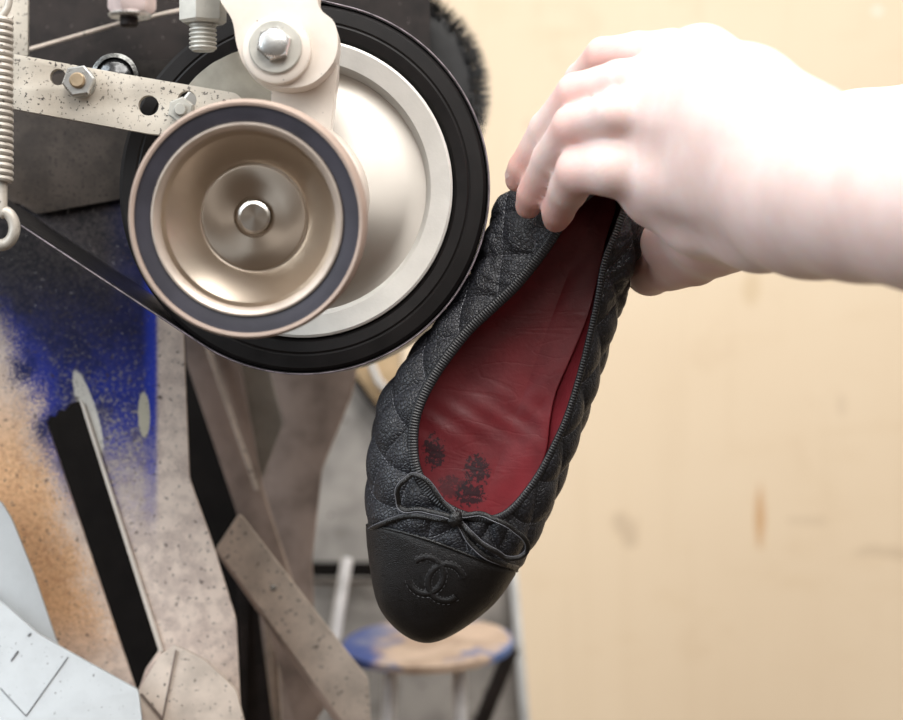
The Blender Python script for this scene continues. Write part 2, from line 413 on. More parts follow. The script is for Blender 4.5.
obj('fold_line', join_bm(tube([P(141, 694, 1.099), P(160, 716, 1.099), P(166, 730, 1.099)], .0008, 6), tube([P(176, 650, 1.099), P(162, 722, 1.099)], .0005, 6)), M['mauve'], fb)
# right-hand framework
obj('inclined_beam', plate([[(183, 300), (232, 320), (262, 490), (330, 700), (300, 745), (235, 508), (186, 362)]], lambda x, y: 1.24, .01, .001), M['mauve'], mach)
obj('beam_ridge', tube([P(200, 325, 1.235), P(257, 490, 1.235)], .0016, 8), M['beige'], mach)
obj('triangular_web', plate([[(205, 330), (262, 340), (283, 424), (256, 494)]], 1.25, .004, .0008), M['olive'], mach)
obj('curved_shroud', plate([[(258, 330), (362, 340), (352, 395), (322, 470), (312, 560), (318, 745), (255, 745), (250, 480), (284, 424)]], 1.30, .005, .001), M['mauve'], mach)
obj('support_post', plate([[(236, 560), (252, 560), (275, 745), (243, 745)]], 1.26, .006, .001), M['dark'], mach)
obj('brace', plate([[(262, 590), (275, 600), (283, 745), (270, 745)]], 1.27, .006, .001), M['beige'], mach)
pl = thing('deflector_plate', 'speckled beige metal bar slanting down below the small pulley with a shiny rivet', 'metal bar', P(350, 725, 1.18))
obj('strip', plate([roundpoly([(216, 548), (239, 513), (300, 592), (368, 679), (372, 745), (352, 735)], 4, 3)], lambda x, y: 1.18+.0001*(x-300), .004, .0008), M['beige'], pl)
obj('strip_edge', plate([[(214, 550), (217, 548), (356, 742), (350, 745)]], 1.181, .008, .0008), M['mauve'], pl)
obj('rivet', lathe([(0, -.002), (.0015, -.0017), (.0026, 0), (.0026, .004)], P(273, 588, 1.178), 16), M['steel'], pl)

# cabinet behind the shoe
cab = thing('storage_cabinet', 'mottled grey cabinet with a white front edge, behind the toe of the shoe', 'cabinet', P(440, 745, 1.6))
obj('side_panel', plate([[(300, 380), (350, 340), (402, 346), (402, 425), (420, 470), (508, 540), (530, 760), (300, 760)]], 1.6, .02, .001), M['greyp'], cab)
obj('edge_strip', plate([[(505, 520), (513, 520), (533, 760), (524, 760)]], 1.592, .02, .001), M['edgewhite'], cab)
obj('recess', plate([[(308, 562), (400, 562), (400, 578), (308, 578)]], 1.585, .006, .001), M['black'], cab)
obj('shelf_lip', plate([[(308, 578), (400, 578), (400, 586), (308, 586)]], 1.575, .01, .001), M['greyp'], cab)
wd = thing('wooden_offcut', 'tan wood board with a dark edge and white strip under the large wheel', 'board', P(380, 410, 1.585))
obj('board', plate([[(352, 360), (400, 345), (400, 420), (385, 412), (362, 390)]], 1.585, .014, .001), M['amber'], wd)
obj('dark_edge', tube([P(340, 352, 1.58), P(352, 375, 1.58), (P(368, 398, 1.58)), P(388, 420, 1.58)], .0028, 8), M['dark'], wd)
obj('white_strip', tube([P(366, 352, 1.578), P(378, 380, 1.578), P(395, 400, 1.578)], .0025, 8), M['edgewhite'], wd)
# round rest on rods
rs = thing('round_rest', 'round wooden rest smeared with blue paint on thin grey rods, below the shoe toe', 'work rest', P(428, 745, 1.42))
disc = lathe([(0, -.009), (.056, -.009), (.0605, -.006), (.061, 0), (.0605, .006), (.056, .009), (0, .009)], (0, 0, 0), 64)
R_ = Matrix.Translation(P(428, 645, 1.42)) @ Euler((math.radians(90+8.5), math.radians(-2), math.radians(0))).to_matrix().to_4x4() @ Matrix.Scale(.45, 4, (0, 1, 0))
bmesh.ops.transform(disc, matrix=R_, verts=disc.verts)
obj('wooden_disc', disc, M['wood'], rs)
for x0, x1 in ((391, 386), (459, 461)):
    obj('rod', tube([P(x0, 661, 1.392), P(x1, 760, 1.385)], .0050, 14), M['rod'], rs)
obj('rod', tube([P(347, 560, 1.47), P(333, 645, 1.43)], .0045, 14), M['rod'], rs)
obj('dark_diagonal', tube([P(512, 648, 1.5), P(468, 755, 1.5)], .006, 10), M['dark'], rs)  # dark slanting bar to the right of the disc

# ------------------------------------------------------------------ black brush wheel
bw = thing('brush_wheel', 'black bristly polishing brush wheel behind the large grinding wheel', 'brush', P(379, 95, 1.2))
c0 = P(379, 95, 1.2)
obj('brush_core', lathe([(0, -.02), (.03, -.02), (.045, -.022), (.057, -.02), (.060, -.010), (.060, .01), (.057, .02), (0, .02)], c0, 64), M['bristle'], bw)
nb = 5200; V = []; F = []
th = np.random.rand(nb)*2*PI; y0 = (np.random.rand(nb)-.5)*.046; r0 = .054; ln = .0655+.004*np.random.rand(nb)-.12*np.abs(y0)**1.3
for i in range(nb):
    e = np.array([math.cos(th[i]), 0, math.sin(th[i])]); t_ = np.array([-e[2], 0, e[0]])
    y1 = y0[i]*1.25; lean = (np.random.rand()-.5)*.004
    a = np.array(c0)+e*r0+np.array([0, y0[i], 0]); z = np.array(c0)+e*ln[i]+t_*lean+np.array([0, y1, 0])
    k = len(V); w_ = .0004
    V += [a+t_*w_, a-t_*w_*.5+np.array([0, w_, 0]), a-t_*w_*.5-np.array([0, w_, 0]), z]; F += [(k, k+1, k+3), (k+1, k+2, k+3), (k+2, k, k+3)]
ob = obj('bristles', from_np(V, F), M['bristle'], bw); ob['kind'] = 'stuff'
obj('axle', tube([c0, c0+Vector((0, .25, 0))], .01, 16), M['dark'], bw)

# ------------------------------------------------------------------ large wheel with its belt
WC = P(303, 188, 1.0); U = 1/FPX
gw = thing('grinding_wheel', 'large black rubber tyred wheel with pale aluminium rim touching the shoe', 'wheel', WC)
prof = [(150*U, .004), (151*U, .001), (154*U, -.0012), (164*U, -.0022), (166*U, -.0016), (168*U, -.0022), (180*U, -.0018), (183.5*U, -.0002), (184.2*U, .002), (184.2*U, .112), (180*U, .114), (150*U, .114), (150*U, .004)]
obj('tyre', lathe(prof, WC, 160), M['tyre'], gw, 30)
rimp = [(149.8*U, .004), (149.5*U, -.001), (147*U, -.0018), (128*U, .0005), (124.5*U, .003), (123*U, .009), (123*U, .076), (149.8*U, .078), (149.8*U, .004)]
obj('rim', lathe(rimp, WC, 160), M['alubright'], gw, 30)
obj('web', lathe([(0, .004), (35*U, .004), (60*U, .006), (104*U, .0105), (112*U, .0115), (123*U, .0115), (123*U, .03), (0, .03)], WC, 128), M['alu'], gw, 30)
obj('axle', tube([WC+Vector((0, .02, 0)), WC+Vector((0, .17, 0))], .012, 20), M['dark'], gw)
bt = thing('sanding_belt', 'thin dark abrasive belt with pale frayed edge running round the large wheel', 'belt', WC)
def belt_path(r):
    a0 = math.atan2(.835, -.55); pts = [(-170+0, 100.5)]
    px0, py0 = 303+r*math.cos(a0), 188+r*math.sin(a0)
    dx, dy = .835, .55
    pts = [(px0-dx*L, py0-dy*L) for L in (420, 300, 200, 120, 60)]
    n = 120; a1 = a0-math.radians(200)
    for i in range(n+1):
        a = a0+(a1-a0)*i/n; pts.append((303+r*math.cos(a), 188+r*math.sin(a)))
    ex, ey = math.sin(a1), -math.cos(a1)
    pts += [(pts[-1][0]+ex*L, pts[-1][1]+ey*L) for L in (60, 150, 300)]
    return pts
def ribbon(path, d0, d1, th):
    b = bmesh.new(); rows = []
    P2 = np.array(path); T = np.gradient(P2, axis=0); T /= np.linalg.norm(T, axis=1)[:, None]
    N = np.stack([-T[:, 1], T[:, 0]], 1)
    for (x, y), n in zip(P2, N):
        X, Z = (x-451.5)*U, CZ-(y-360)*U
        nx, nz = n[0]*th, -n[1]*th
        rows.append([b.verts.new(q) for q in ((X-nx, d0, Z-nz), (X+nx, d0, Z+nz), (X+nx, d1, Z+nz), (X-nx, d1, Z-nz))])
    for A, B in zip(rows, rows[1:]):
        for k in range(4): b.faces.new((A[k], A[(k+1) % 4], B[(k+1) % 4], B[k]))
    b.faces.new(rows[0]); b.faces.new(rows[-1][::-1])
    bmesh.ops.recalc_face_normals(b, faces=b.faces); return b
obj('belt', ribbon(belt_path(185.6), -.001+1.0, 1.118, .0005), M['belt'], bt)
bp = belt_path(186.3)
e3 = np.array([[(x-451.5)*U, 1.0-.0012, CZ-(y-360)*U] for x, y in bp])
obj('frayed_edge', tube(e3, .00042, 8), M['beltedge'], bt)

# ------------------------------------------------------------------ small cup pulley in front
rotp = Euler((math.radians(7.5), 0, math.radians(-4.5)))
PC = P(246, 220, .90); u9 = .909/FPX
sp = thing('cup_pulley', 'small spinning metal cup pulley with slate grey ring, in front of the large wheel', 'pulley', PC)
obj('outer_band', lathe([(113*u9, -.0006), (116*u9, -.001), (118.5*u9, .0005), (119*u9, .003), (118.6*u9, .011), (112*u9, .012), (112*u9, .002), (113*u9, -.0006)], PC, 128, rotp), M['ringtan'], sp)
obj('grey_ring', lathe([(112.8*u9, .004), (112.8*u9, .0003), (109*u9, .0006), (99*u9, .0012), (97*u9, .0016), (97*u9, .02), (112.8*u9, .02)], PC, 128, rotp), M['ringgrey'], sp)
obj('lip', lathe([(97*u9, .003), (96*u9, .0005), (94*u9, .0004), (91*u9, .0016), (88*u9, .0034), (87.5*u9, .006), (87.5*u9, .02), (97*u9, .02)], PC, 128, rotp), M['lip'], sp)
cup = [(87.8*u9, .004), (84.6*u9, .0060), (84*u9, .0064), (83.4*u9, .0067), (70*u9, .01316), (57*u9, .01942), (56.2*u9, .0198), (55.4*u9, .0202), (54.5*u9, .0205), (53.5*u9, .0205), (52.4*u9, .0199), (51.6*u9, .0198), (34*u9, .0205), (21*u9, .0210), (20.6*u9, .027), (0, .027)]
obj('cup', lathe(cup, PC, 128, rotp), M['bowl'], sp, 25)
obj('cup_shell', lathe([(95*u9, .02), (80*u9, .028), (60*u9, .040), (30*u9, .046), (0, .046)], PC, 96, rotp), M['lip'], sp)
obj('shaft_end', lathe([(0, .0200), (14*u9, .0200), (16.6*u9, .0206), (17.4*u9, .0218), (17.4*u9, .029), (0, .029)], PC, 48, rotp), M['hub'], sp, 25)

# ------------------------------------------------------------------ cream swing arm with its bolt
sa = thing('swing_arm', 'cream enamelled cast arm with a big hex bolt, above the small cup pulley', 'machine arm', P(292, 197, .96))
up = catmull([(203, -45), (219, -2), (232, 20), (237, 46), (246, 68), (266, 84), (290, 88), (314, 82), (332, 64), (338, 44), (334, 22), (318, 4), (309, -45)], 6, True)
obj('casting', plate([[tuple(p) for p in up]], .935, .024, .0028, 4), M['cream'], sa, 50)
obj('arm_leg', plate([roundpoly([(271, 60), (338, 42), (337, 75), (329, 140), (332, 200), (272, 200)], 4, 3)], .953, .018, .0015, 3), M['cream'], sa, 50)
hc = P(290, 197, .96)
obj('bearing_housing', lathe([(0, -.012), (.030, -.012), (.0355, -.010), (.0375, -.005), (.0378, .010), (.034, .014), (0, .014)], hc, 96), M['cream'], sa)
bc = P(277, 50, .932)
obj('boss', lathe([(0, -.0022), (.0145, -.0022), (.0158, -.0012), (.0163, .0035)], bc, 64), M['cream'], sa)
wsh = obj('washer', lathe([(0, -.0042), (.0118, -.0042), (.0124, -.0036), (.0124, -.002)], P(276, 48, .932), 48), M['dullsteel'], sa)
bo = obj('bolt', join_bm(hexa(P(274, 44, .925), .0083, -.003, .004, 6, .3), lathe([(0, -.0038), (.0055, -.0036), (.0065, -.003)], P(274, 44, .925), 32)), M['steel'], sa)
# hex bolt hanging beside the arm
obj('guard_plate', plate([roundpoly([(186, 88), (196, 76), (212, 63), (232, 53), (256, 46), (286, 60), (286, 130), (240, 130)], 5, 4)], .984, .003, .0006), simple('khaki_sheet', (.36, .33, .27), .5), mach)
hb = thing('threaded_bolt', 'cream hex headed bolt with coarse thread pointing down, left of the cream arm', 'bolt', P(204, 50, .965))
u = .965/FPX
def vlathe(prof, c, segs, ang=0):
    b = lathe([(r, y) for r, y in prof], (0, 0, 0), segs, None, ang)
    bmesh.ops.transform(b, matrix=Matrix.Translation(Vector(c)) @ Matrix.Rotation(-PI/2, 4, 'X'), verts=b.verts)
    return b
hp = P(203, 24, .965)      # profile offset now runs downwards
obj('hex_head', vlathe([(0, -45*u), (22*u, -45*u), (24*u, -42*u), (24*u, -3*u), (20*u, 0), (0, 0)], hp, 6, .35), M['dullsteel'], hb, 30)
pr = [(11*u, -2*u)]
for i in range(6): pr += [(13.8*u, (1+i*4.4)*u), (14*u, (2.4+i*4.4)*u), (11.2*u, (4.2+i*4.4)*u), (11.2*u, (5*1+i*4.4)*u)]
pr += [(0, 27.5*u)]
obj('thread', vlathe(pr, hp, 40), M['dullsteel'], hb, 60)
# blurred nut near the top edge
nt = thing('hanging_nut', 'pale pinkish hex nut on a dark stud at the top edge left of the arm', 'nut', P(132, 26, .9))
u = .9/FPX
obj('nut', vlathe([(0, -40*u), (22*u, -40*u), (24*u, -36*u), (24*u, -5*u), (21*u, 0), (0, 0)], P(132, 13, .9), 6, .2), simple('pinkish_enamel', (.66, .53, .50), .3, .1), nt, 30)
obj('flange', vlathe([(0, 0), (20*u, 0), (22*u, 2*u), (20*u, 4.5*u), (0, 4.5*u)], P(130, 13, .9), 40), M['steel'], nt, 30)
obj('stud', vlathe([(0, 4*u), (9*u, 4*u), (9.5*u, 12*u), (7*u, 14*u), (0, 14*u)], P(129, 13, .9), 32), M['dark'], nt)

# ------------------------------------------------------------------ perforated lever bar
lb = thing('lever_bar', 'flat speckled cream bar with round holes bolted behind the small pulley', 'bar', P(130, 125, .975))
bd = .975
barl = roundpoly([(-60, 38), (14, 54), (130, 75), (236, 93), (243, 100), (243, 140), (150, 134), (14, 109), (-60, 95)], 4, 4)
obj('flat_bar', plate([barl, circ(58, 77, 8.2), circ(148.5, 105.5, 10.2), circ(187, 100, 9.5)], bd, .005, .0006), M['bar'], lb)
def nutset(cx, cy, rn, rw, ang, parent, nutmat, boltmat):
    u = bd/FPX
    c = P(cx, cy, bd)
    wsh = obj('washer', lathe([(0, -.0016), (rw*u*.96, -.0016), (rw*u, -.0011), (rw*u, .0002)], c, 40), nutmat, parent)
    n = obj('nut', join_bm(hexa(c, rn*u, -.0085, -.0014, 6, ang, None, .0009)), nutmat, parent, 25)
    obj('bolt_end', lathe([(0, -.0112), (rn*u*.38, -.0112), (rn*u*.47, -.0104), (rn*u*.47, -.008)], c, 28), boltmat, n)
nutset(81, 83, 16.5, 15.5, .15, lb, M['steel'], M['brass'])
nutset(183, 112, 13.5, 12.5, .4, lb, M['dullsteel'], M['dullsteel'])
cr = thing('chrome_knob', 'small shiny dark chrome cap poking above the flat cream bar', 'knob', P(116, 72, 1.03))
obj('cap', lathe([(0, -.006), (.007, -.0055), (.010, -.003), (.0112, .001), (.0112, .012)], P(116, 78, 1.03), 40), simple('black_chrome', (.12, .12, .12), .15, .9, var=.3, scale=200), cr)
obj('stem', tube([P(116, 75, 1.04), P(116, 75, 1.122)], .005, 14), M['dark'], cr)
obj('collar', lathe([(.0100, -.005), (.0122, -.0045), (.0124, -.002), (.0122, 0), (.0100, 0)], P(116, 78, 1.03), 40), simple('dark_chrome', (.22, .22, .21), .2, .9, var=.3, scale=200), cr)

# ------------------------------------------------------------------ coil spring at the left edge
cs = thing('coil_spring', 'dusty coil tension spring hanging at the left edge of the machine', 'spring', P(0, 178, .955))
pts = []
turns = 25; u = .955/FPX
for i in range(turns*20+1):
    a = 2*PI*i/20; y = 15+165*i/(turns*20)
    c = P(.5, y, .955); pts.append((c.x+10.0*u*math.cos(a), c.y+10.0*u*math.sin(a), c.z))
obj('coils', tube(pts, 3.3*u, 8), M['spring'], cs)
hk = [P(2, 178, .955)]+[P(1.5+13*math.sin(a), 228-17*math.cos(a), .955) for a in np.linspace(0, 2*PI*.95, 26)]
obj('hook_eye', tube(catmull([tuple(p) for p in hk], 2), 6.0*u, 10), M['spring'], cs)
obj('top_hook', tube(catmull([tuple(P(*q)) for q in ((2, 16, .955), (8, 6, .955), (8, -8, .955), (-2, -16, .955))], 5), 4*u, 10), M['spring'], cs)

# ------------------------------------------------------------------ the shoe
ST = [  # topline px,py | silhouette px,py | insole edge px,py | depth topline, silhouette, feather
 (604, 182, 606, 170, 606, 190, .980, 1.008, 1.040),
 (570, 204, 546, 174, 560, 200, .982, 1.008, 1.040),
 (541, 246, 504, 196, 524, 232, .984, 1.008, 1.040),
 (514, 280, 486, 236, 496, 262, .987, 1.010, 1.038),
 (488, 305, 470, 275, 470, 292, .989, 1.010, 1.037),
 (462, 330, 444, 313, 446, 325, .990, 1.010, 1.036),
 (430, 373, 406, 360, 414, 368, .990, 1.010, 1.035),
 (412, 411, 380, 404, 394, 408, .989, 1.010, 1.035),
 (408, 447, 371, 450, 386, 450, .988, 1.010, 1.035),
 (414, 478, 368, 500, 384, 494, .986, 1.011, 1.035),
 (433, 503, 370, 553, 392, 545, .984, 1.013, 1.034),
 (456, 517, 384, 612, 404, 590, .984, 1.014, 1.032),
 (480, 523, 428, 641, 438, 606, .984, 1.015, 1.031),
 (500, 521, 486, 609, 480, 590, .984, 1.014, 1.032),
 (519, 507, 521, 562, 510, 540, .986, 1.013, 1.034),
 (541, 477, 549, 512, 533, 485, .988, 1.011, 1.035),
 (557, 447, 567, 466, 546, 452, .989, 1.010, 1.035),
 (570, 418, 583, 424, 550, 420, .989, 1.010, 1.035),
 (582, 380, 596, 386, 556, 392, .989, 1.010, 1.035),
 (592, 341, 608, 347, 572, 355, .988, 1.010, 1.035),
 (601, 300, 623, 300, 587, 318, .986, 1.009, 1.032),
 (608, 262, 637, 258, 597, 282, .984, 1.008, 1.030),
 (622, 227, 645, 224, 606, 240, .982, 1.007, 1.030),
 (629, 200, 638, 190, 616, 206, .980, 1.007, 1.034),
]
NS = len(ST); SUB = 26
G = catmull(ST, SUB, True); NU = len(G)          # dense loop
Tp, Sp, Ip = G[:, 0:2], G[:, 2:4], G[:, 4:6]; dT, dS, dF = G[:, 6], G[:, 7], G[:, 8]
tan = np.roll(Tp, -1, 0)-np.roll(Tp, 1, 0); tan /= np.linalg.norm(tan, axis=1)[:, None]
inn = np.stack([tan[:, 1], -tan[:, 0]], 1)       # towards the opening
uu = np.arange(NU)/SUB
bwid = np.interp(uu, [0, 3, 9, 12, 15, 21, 24], [9, 10, 10, 8, 6.5, 6.5, 9])
Tq = Tp+inn*bwid[:, None]                        # real edge of the leather under the binding
axis0, axis1 = np.array([590., 215.]), np.array([447., 600.])
def toaxis(p):
    d = axis1-axis0; L = np.linalg.norm(d); d = d/L
    s = np.clip((p-axis0)@d, 12, L-25); return axis0+s[:, None]*d
Cx = toaxis(Sp); inw = Cx-Sp; inw /= np.linalg.norm(inw, axis=1)[:, None]
Fp = Sp+inw*(13+6*np.cos(2*PI*uu/NS))[:, None]
Fp[SUB*20:SUB*23+10] += inw[SUB*20:SUB*23+10]*5
NV = 64
def surf_grid(n0=0, n1=None):
    vs_ = np.linspace(0, 1, NV); out = []
    side = .5-.5*np.cos(2*PI*(uu/NS-.0))        # 1 at toe
    side = np.clip(side*1.15-.25, 0, 1)
    for v in vs_:
        if v <= .74:
            t = v/.74
            la = np.sin(t*PI/2); da = 1-np.cos(t*PI/2)
            la = la*(.62+.38*side)+t*(.38-.38*side); da = da*(.55+.45*side)+t*(.45-.45*side)
            p = Tq+(Sp-Tq)*la[:, None]; d = dT+(dS-dT)*da
        else:
            t = (v-.74)/.26
            la = 1-np.cos(t*PI/2); da = np.sin(t*PI/2)
            p = Sp+(Fp-Sp)*la; d = dS+(dF-dS)*da
        out.append(Pn(p[:, 0], p[:, 1], d))
    return np.stack(out, 1)                       # NU, NV, 3
SG = surf_grid()
def grid_normals(g):
    du = np.roll(g, -1, 0)-np.roll(g, 1, 0); dv = np.gradient(g, axis=1)
    n = np.cross(du, dv); n /= np.linalg.norm(n, axis=2)[..., None]+1e-12
    return n
NG = grid_normals(SG)
if NG[SUB*12, 20, 1] > 0: NG = -NG               # outward faces the viewer on the toe
mid = SG[:, 25]; seg = np.linalg.norm(np.roll(mid, -1, 0)-mid, axis=1)
Uc = np.concatenate([[0], np.cumsum(seg)[:-1]]); 
Vc = np.concatenate([np.zeros((NU, 1)), np.cumsum(np.linalg.norm(np.diff(SG, axis=1), axis=2), axis=1)], 1)
QP = .0300
qa = (Uc[:, None]+Vc)/QP; qb = (Uc[:, None]-Vc)/QP+.35
puff = (np.abs(np.sin(PI*qa))*np.abs(np.sin(PI*qb)))**.55
# toe cap line in the image plane of the shoe
def capline(x): return np.interp(x, [350, 366, 400, 430, 455, 490, 519, 540], [519, 524, 531, 540, 549, 563, 572, 577])
PXg = SG[..., 0]/SG[..., 1]*FPX+451.5; PYg = 360-(SG[..., 2]-CZ)/SG[..., 1]*FPX
below = PYg-capline(PXg)
fade = np.clip(-below/9, 0, 1)*np.clip(Vc/.004, 0, 1)*np.clip((1-np.linspace(0, 1, NV))[None, :]/.12, 0, 1)
wr = np.sin(Uc[:, None]*900+3*np.sin(Vc*260))*.5+np.sin(Uc[:, None]*410+Vc*500)*.5
wrk = np.exp(-((uu-3.2)/1.6)**2)[:, None]        # creases pressed into the left quarter near the fingers
wrR = np.exp(-((uu-21)/1.6)**2)[:, None]
hgt = .0030*puff*fade-.0010*fade+(.00035*wr*wrk+.0006*wr*wrR)*fade
UG = SG+NG*hgt[..., None]
def grid_mesh(g, closed=True):
    nu, nv = g.shape[:2]; V = g.reshape(-1, 3); F = []
    for i in range(nu if closed else nu-1):
        j = (i+1) % nu
        for k in range(nv-1): F.append((i*nv+k, j*nv+k, j*nv+k+1, i*nv+k+1))
    return from_np(V, F)
shoe = thing('ballet_flat', 'black quilted leather ballet flat with red lining and bow, held toe down against the wheel', 'shoe', P(430, 641, 1.01))
def fixnormals(me, ref=(0, 1, 0)):
    b = bmesh.new(); b.from_mesh(me); bmesh.ops.recalc_face_normals(b, faces=b.faces); b.to_mesh(me); b.free(); return me
ume = grid_mesh(UG)
bvh = BVHTree.FromPolygons([tuple(v) for v in UG.reshape(-1, 3)], [tuple(p.vertices) for p in ume.polygons])
upper = obj('upper', ume, M['grain'], shoe, 180)
# stitched quilt lines
stV = []; stF = []
def samp(A, U_, V_):
    i = np.searchsorted(Uc, U_)-1; i = max(0, min(NU-2, i)); f = (U_-Uc[i])/(Uc[i+1]-Uc[i])
    row = Vc[i]*(1-f)+Vc[i+1]*f
    if V_ > row[-1]: return None
    k = min(np.searchsorted(row, V_)-1, NV-2); k = max(k, 0); g = (V_-row[k])/(row[k+1]-row[k]+1e-12)
    return (A[i, k]*(1-f)+A[i+1, k]*f)*(1-g)+(A[i, k+1]*(1-f)+A[i+1, k+1]*f)*g
def stitch(p, q, n, w=.00028, h=.0003):
    p, q, n = map(np.asarray, (p, q, n)); t = q-p; L = np.linalg.norm(t); t = t/L; s = np.cross(t, n); m = (p+q)/2
    k = len(stV)
    for a, e in ((p, .35), (m, 1), (q, .35)):
        for x in ((s*w*e), (n*h*e), (-s*w*e)): stV.append(a+x+n*.00002)
    for r in (0, 3):
        for c_ in (0, 1): stF.append((k+r+c_, k+r+c_+1, k+r+c_+4, k+r+c_+3))
Ut = Uc[-1]
for fam in (0, 1):
    for kk in range(-8, int(Ut/QP)+8):
        s_ = 0
        while s_ < .075:
            pr_ = []
            for ds in (0, .0017):
                V_ = (s_+ds)/math.sqrt(2)
                U_ = kk*QP-V_ if fam == 0 else (kk-.35)*QP+V_
                if 0 < U_ < Ut-.001 and V_ > .004:
                    a = samp(UG, U_, V_); b2 = samp(fade, U_, V_)
                    if a is not None and b2 > .3: pr_.append((a, samp(NG, U_, V_)))
            if len(pr_) == 2: stitch(pr_[0][0], pr_[1][0], pr_[0][1])
            s_ += .0025
obj('quilt_stitching', from_np(stV, stF), M['thread'], shoe)
# toe cap
caps = []; CG = UG*0
for i in range(NU):
    bl = below[i]
    if bl[-1] > 2 or bl.max() > 3:
        idx = np.argmax(bl > 0)
        if idx == 0: continue
        t = -bl[idx-1]/(bl[idx]-bl[idx-1]); v0 = (idx-1+t)
        vv = np.linspace(v0, NV-1, 34); lo = np.floor(vv).astype(int).clip(0, NV-2); f = (vv-lo)[:, None]
        g = SG[i, lo]*(1-f)+SG[i, lo+1]*f; n = NG[i, lo]*(1-f)+NG[i, lo+1]*f
        n /= np.linalg.norm(n, axis=1)[:, None]
        off = np.full(34, .0011); off[0] = -.0002; off[1] = .0010
        caps.append((i, g+n*off[:, None], n))
cg = np.stack([c[1] for c in caps])
cme = grid_mesh(cg, False)
capV = [tuple(v) for v in cg.reshape(-1, 3)]; capF = [tuple(p.vertices) for p in cme.polygons]
nU = len(UG.reshape(-1, 3))
upF = [tuple(p.vertices) for p in upper.data.polygons]
bvh = BVHTree.FromPolygons([tuple(v) for v in UG.reshape(-1, 3)]+capV, upF+[tuple(i+nU for i in f) for f in capF])
cap = obj('toe_cap', cme, M['cap'], shoe, 180)
def on(px, py, lift=0.0):
    d = (P(px, py, 1)-Vector((0, 0, CZ))).normalized()
    h = bvh.ray_cast(Vector((0, 0, CZ)), d)
    if h[0] is None: return None
    n = h[1] if h[1].dot(d) < 0 else -h[1]
    if h[0].y > 1.03: return None
    return h[0]+n*lift, n
def drape(px_pts, lift, n=8, closed=False, lifts=None):
    c = catmull(px_pts, n, closed); out = []; last = None
    for i, q in enumerate(c):
        l = lift if lifts is None else np.interp(i/len(c), np.linspace(0, 1, len(lifts)), lifts)
        h = on(q[0], q[1], l)
        out.append(None if h is None else np.array(h[0]))
    good = [i for i, x in enumerate(out) if x is not None]
    for i in range(len(out)):
        if out[i] is None:
            j = min(good, key=lambda g: abs(g-i)); out[i] = np.array(P(c[i][0], c[i][1], out[j][1]))
    o = np.array(out); d = o.copy()
    for _ in range(14): d[1:-1] = (d[:-2]+2*d[1:-1]+d[2:])/4
    return d
# piping along the cap seam, with a row of stitches
seam = [(367, 525), (380, 527), (400, 531), (430, 540), (455, 549), (490, 563), (517, 571)]
obj('cap_piping', tube(drape(seam, .0006), .0008, 8), M['cord'], cap)
# binding
bc_ = Tp+inn*(bwid*.5)[:, None]
path = Pn(bc_[:, 0], bc_[:, 1], dT-.0004)
sl = np.concatenate([[0], np.cumsum(np.linalg.norm(np.diff(path, axis=0), axis=1))]); tot = sl[-1]+np.linalg.norm(path[0]-path[-1])
K = 2600; ss = np.arange(K)/K*tot
pth = np.stack([np.interp(ss, np.append(sl, tot), np.append(path[:, k], path[0, k])) for k in range(3)], 1)
wv = np.interp(ss, np.append(sl, tot), np.append(bwid, bwid[0]))*U*.5
tt = np.roll(pth, -1, 0)-np.roll(pth, 1, 0); tt /= np.linalg.norm(tt, axis=1)[:, None]
V = []; SEG = 12
for i in range(K):
    s = np.cross(tt[i], (0, -1, 0)); s /= np.linalg.norm(s)
    rb = 1+.17*math.sin(2*PI*ss[i]/.0014)
    for k in range(SEG):
        a = 2*PI*k/SEG
        V.append(pth[i]+s*wv[i]*1.08*math.cos(a)+np.array([0, -1, 0])*(.0010*rb*math.sin(a)+(.0004 if math.sin(a) > 0 else 0)))
F = [(i*SEG+k, i*SEG+(k+1) % SEG, ((i+1) % K)*SEG+(k+1) % SEG, ((i+1) % K)*SEG+k) for i in range(K) for k in range(SEG)]
obj('binding', fixnormals(from_np(V, F)), M['rib'], shoe, 180)
# lining and insole
dI = np.interp(uu, [0, 6, 12, 16, 20, 24], [1.026, 1.026, 1.020, 1.018, 1.018, 1.026])
rows = []
T0 = Pn(Tq[:, 0]+inn[:, 0]*-1.5, Tq[:, 1]+inn[:, 1]*-1.5, dT+.0008); I0 = Pn(Ip[:, 0], Ip[:, 1], dI)
toe_ = np.clip(.5-.5*np.cos(2*PI*uu/NS)-.2, 0, 1)
cm = Tq+(Sp-Tq)*(.45+.1*toe_)[:, None]; C0 = Pn(cm[:, 0], cm[:, 1], dT+.012)
for v in np.linspace(0, 1, 26):
    rows.append(T0*(1-v)**2+C0*2*v*(1-v)+(I0+np.array([0, .004, 0]))*v*v)
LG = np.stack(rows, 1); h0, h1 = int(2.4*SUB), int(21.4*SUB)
obj('lining', grid_mesh(LG[h0:h1], False), M['red'], shoe, 180)
obj('heel_shade_lining', grid_mesh(np.concatenate([LG[h1-1:], LG[:h0+1]]), False), M['cap'], shoe, 180)  # black leather puts the hand's shade inside the heel into the colour
Ia = toaxis(Ip); rows = []
for v in np.linspace(0, 1, 30):
    p = Ip*(1-v)+Ia*v
    wv_ = .0004*np.sin(p[:, 1]*.09+p[:, 0]*.05)*v*(1-v)*4+.00022*np.sin(p[:, 1]*.23-p[:, 0]*.17)*np.exp(-((p[:, 1]-420)/22)**2)*min(1, v*3)
    dd_ = dI*(1-v)+(1.0235-.003*np.clip((p[:, 1]-380)/160, 0, 1))*v
    rows.append(Pn(p[:, 0], p[:, 1], dd_-.0010*math.sin(v*PI/2)+wv_+.0006))
edge_ = rows[0]+np.array([0, .0022, 0]); rows = [edge_, rows[0]+np.array([0, .0003, 0])]+rows
obj('insole', grid_mesh(np.stack(rows, 1)), M['red'], shoe, 180)
